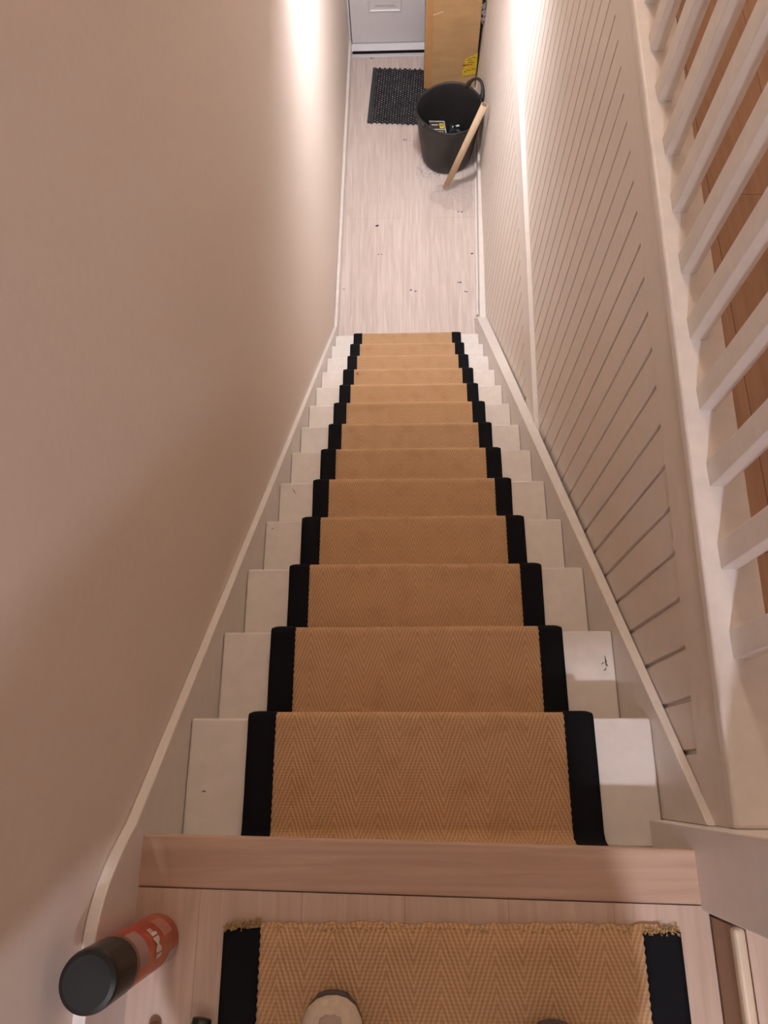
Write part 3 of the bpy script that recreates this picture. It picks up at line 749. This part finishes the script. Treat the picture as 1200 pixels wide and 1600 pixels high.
def person():
    V = [(0,0,.93)]; E = []; R_ = [.11]
    def add(p, par, r): V.append(p); R_.append(r); E.append((par, len(V)-1)); return len(V)-1
    FX = {-1: -.135, 1: .188}; FYY = {-1: .105, 1: .075}
    for s in (-1, 1):
        hp = add((s*.09, 0, .88), 0, .085); kn = add((FX[s]*.9, .03, .48), hp, .056); an = add((FX[s], -.02+FYY[s]-.13, .09), kn, .037)
        add((FX[s], FYY[s]-.03, .035), an, .028)
    w_ = add((0, -.01, 1.08), 0, .105); c = add((0, -.01, 1.26), w_, .105); u = add((0, 0, 1.38), c, .07); nk = add((0, .01, 1.47), u, .052)
    hd = add((0, .05, 1.57), nk, .078); add((0, .06, 1.66), hd, .075)
    for s in (-1, 1):
        sh = add((s*.155, -.01, 1.355), u, .045); el = add((s*.265, .02, 1.13), sh, .040)
        if s < 0:      # this arm hangs at the side, fingers slightly curled
            wr = add((-.29, .085, .88), el, .025); pm = add((-.288, .10, .80), wr, .030)
            for q in range(4):
                a = add((-.300+.004*q, .128-.021*q, .755), pm, .0092); b2_ = add((-.290+.004*q, .133-.021*q, .722+.004*q), a, .0085); add((-.272+.004*q, .134-.021*q, .705+.006*q), b2_, .0078)
            th = add((-.268, .140, .80), pm, .0105); add((-.258, .150, .772), th, .009)
            continue
        wr = add((s*.12, .235, 1.20), el, .025)
        pm = add((s*.095, .285, 1.235), wr, .027)
        for q in range(4):
            a = add((s*(.085-.008*q), .315, 1.262-.019*q), pm, .0092); b2_ = add((s*(.065-.006*q), .335, 1.268-.019*q), a, .0085); add((s*(.046-.004*q), .328, 1.268-.019*q), b2_, .0078)
        th = add((s*.085, .275, 1.262), pm, .0105); add((s*.066, .268, 1.275), th, .009)
    return skin('body', V, E, R_, M_skin, pr)
person()
M_eye = mat('eye_brown', (.10,.07,.05), .2)
for s_ in (-1, 1):
    bm = bmesh.new(); bmesh.ops.create_uvsphere(bm, u_segments=12, v_segments=8, radius=.007, matrix=Matrix.Translation((s_*.030, .122, 1.600)))
    fin(bm, 'eye', M_eye, pr, smooth=True)
bm = bmesh.new(); tube(bm, [(0,.128,1.610),(0,.138,1.585),(0,.143,1.573),(0,.128,1.566)], [.006,.009,.012,.007], 10); fin(bm, 'nose', M_skin, pr, smooth=True)
bm = bmesh.new(); tube(bm, [(-.022,.112,1.540),(0,.124,1.538),(.022,.112,1.540)], [.003,.006,.003], 8); fin(bm, 'mouth', mat('lips', (.40,.16,.13), .5), pr, smooth=True)
for s_ in (-1, 1):
    bm = bmesh.new(); bmesh.ops.create_uvsphere(bm, u_segments=12, v_segments=8, radius=1)
    for v in bm.verts: v.co = Vector((s_*.080+v.co.x*.009, .045+v.co.y*.016, 1.592+v.co.z*.028))
    fin(bm, 'ear', M_skin, pr, smooth=True)
def clothes():
    V = [(0,0,.90)]; E = []; R_ = [.105]
    def add(p, par, r): V.append(p); R_.append(r); E.append((par, len(V)-1)); return len(V)-1
    for s, fx, fyy in ((-1, -.135, .105), (1, .188, .075)):
        hp = add((s*.08, 0, .80), 0, .085); kn = add((fx*.9, .03, .48), hp, .075); add((fx, fyy-.155, .11), kn, .062)
    skin('trousers', V, E, R_, M_trou, pr)
    bm = bmesh.new(); prev = None
    for (z, a_, b2, yo) in ((.44,.285,.150,.02),(.46,.290,.155,.02),(.70,.265,.155,.01),(.95,.225,.145,0),(1.08,.205,.140,0),(1.22,.220,.145,0),(1.33,.225,.135,-.005),(1.40,.205,.115,-.005),(1.435,.165,.095,-.005),(1.460,.105,.080,.0),(1.49,.075,.070,.010)):
        ring = []
        for i in range(40):
            t = 2*pi*i/40; fold = 1+.035*sin(t*7)*max(0, (1.0-z)/.55)
            ring.append(bm.verts.new((a_*cos(t)*fold-.01, yo-.01+b2*sin(t)*fold, z)))
        if prev:
            for i in range(40): bm.faces.new((prev[i], prev[(i+1) % 40], ring[(i+1) % 40], ring[i]))
        prev = ring
    o = fin(bm, 'shade_coat', M_top, pr, smooth=True); o.modifiers.new('t', 'SOLIDIFY').thickness = .006  # unseen coat, added long and wide to cast shade on the landing
    for s in (-1, 1):
        V2 = [(s*.165, -.015, 1.365), (s*.265, .018, 1.13), (.14, .20, 1.185) if s > 0 else (-.288, .075, .91)]
        skin('sleeve', V2, [(0, 1), (1, 2)], [.080, .060, .045], M_top, pr)
clothes()
bm = bmesh.new(); bmesh.ops.create_uvsphere(bm, u_segments=24, v_segments=16, radius=1)
for v in bm.verts: v.co = Vector((v.co.x*.088, v.co.y*.086+.026, v.co.z*.088+1.640 - max(0, -v.co.y)*.03))
fin(bm, 'hair', mat('brown_hair', (.05,.03,.02), .8), pr, smooth=True)
M_canvas = noise_var(mat('pale_canvas', (.66,.54,.42), .8), 120, .08)
M_sole = mat('shoe_sole', (.10,.08,.07), .7)
def shoe(tx, ty, ang):
    """tx, ty: toe tip relative to the person"""
    def sec(t, w_, hh, z0):   # t distance behind the toe
        pts = []
        for i in range(24):
            a = 2*pi*i/24; x = cos(a)*w_; z = sin(a)
            z = z0 + (hh*z if z > 0 else .010*z)
            pts.append((x, -t, z))
        return pts
    prof = [(.000,.008,.006,.020),(.004,.022,.014,.019),(.014,.035,.022,.018),(.030,.043,.030,.018),(.055,.048,.038,.018),(.085,.049,.046,.018),(.12,.046,.056,.018),(.16,.040,.068,.018),(.20,.036,.072,.018),(.245,.034,.070,.018),(.268,.024,.060,.018),(.276,.008,.040,.018)]
    Mx = Matrix.Translation((tx, ty, .0085)) @ Matrix.Rotation(ang, 4, 'Z')
    bm = bmesh.new(); prev = None
    for (t, w_, hh, z0) in prof:
        r = [bm.verts.new(Mx @ Vector(p)) for p in sec(t, w_, hh, z0)]
        if prev:
            for i in range(24): bm.faces.new((prev[i], prev[(i+1) % 24], r[(i+1) % 24], r[i]))
        else: bm.faces.new(r[::-1])
        prev = r
    bm.faces.new(prev)
    sh = fin(bm, 'shoe', M_canvas, pr, smooth=True)
    bm = bmesh.new(); out = []
    for (t, w_, hh, z0) in prof: out.append((w_*.985, -t))
    P_ = [(a, b) for a, b in out] + [(-a, b) for a, b in out[::-1]]
    bt = [bm.verts.new(Mx @ Vector((a, b+(.004 if b > -.01 else 0), .001))) for a, b in P_]; tp = [bm.verts.new(Mx @ Vector((a, b+(.004 if b > -.01 else 0), .017))) for a, b in P_]
    bm.faces.new(tp); bm.faces.new(bt[::-1])
    for i in range(len(P_)): bm.faces.new((bt[i], bt[(i+1) % len(P_)], tp[(i+1) % len(P_)], tp[i]))
    fin(bm, 'sole', M_sole, sh, bevel=.002)
    # toe cap stitching: a slightly raised inner panel
    bm = bmesh.new(); prev = None
    for (t, w_, hh, z0) in [(.018,.010,.022,.0205),(.022,.022,.026,.0195),(.038,.032,.033,.019),(.060,.036,.0395,.019),(.09,.038,.047,.019),(.12,.037,.056,.019)]:
        r = [bm.verts.new(Mx @ Vector((x*1.0, y, z))) for x, y, z in [(q[0], q[1], q[2]+.0035) for q in sec(t, w_, hh, z0)][1:12]]
        if prev:
            for i in range(10): bm.faces.new((prev[i], prev[i+1], r[i+1], r[i]))
        prev = r
    fin(bm, 'toe_panel', noise_var(mat('tan_canvas', (.46,.36,.29), .8), 100, .08), sh, smooth=True)
shoe(-.138, .187, radians(2)); shoe(.187, .152, radians(-5))

# ------------------------------------------------------------------ lamps, and an added fill globe
def lamp(nm, pos, watts, col, label, r=.06):
    t = thing(nm, label, 'lamp', (pos.x, pos.y, pos.z))
    bm = bmesh.new(); bmesh.ops.create_uvsphere(bm, u_segments=24, v_segments=16, radius=r)
    m = mat('lamp_glass_'+nm, (.9,.85,.8), .3); n, l, b = nodes(m); b.inputs['Emission Color'].default_value = (*col, 1)
    b.inputs['Emission Strength'].default_value = watts/(4*pi*pi*r*r)
    o = fin(bm, 'fill_globe', m, t, smooth=True)
    bm = bmesh.new(); lathe(bm, [(.04, r+.05), (.045, r+.03), (.02, r+.005), (.012, r-.005)], 24, close=True); fin(bm, 'globe_mount', M_ceil, t, smooth=True)
    return t
lamp('fill_lamp', FILL_P, FILL_W, FILL_C, 'wide round glowing globe added as warm fill over the stairwell', .17)  # added source for soft ambient light on stairs and walls
def flush(name, pos, watts, col, label, R_):
    t = thing(name, label, 'lamp', tuple(pos))
    bm = bmesh.new(); lathe(bm, [(.0005, 0), (R_*1.14, 0), (R_*1.16, -.006), (R_*1.16, -.030), (R_*1.02, -.036), (R_*1.02, -.022), (.0005, -.022)], 48); fin(bm, 'housing', M_ceil, t)
    m = mat('lamp_diffuser', (.9,.9,.9), .4); n, l, b = nodes(m); b.inputs['Emission Color'].default_value = (*col, 1)
    b.inputs['Emission Strength'].default_value = watts/(pi*pi*R_*R_)
    bm = bmesh.new(); lathe(bm, [(.0005, -.031), (R_, -.031), (R_, -.023), (.0005, -.023)], 48); fin(bm, 'diffuser', m, t)
flush('ceiling_lamp', LANDING_P, LANDING_W, LANDING_C, 'small flat round ceiling light over the upstairs landing', .055)
flush('hall_lamp', HALL_P, HALL_W, HALL_C, 'flat round ceiling light over the hall by the door', .11)
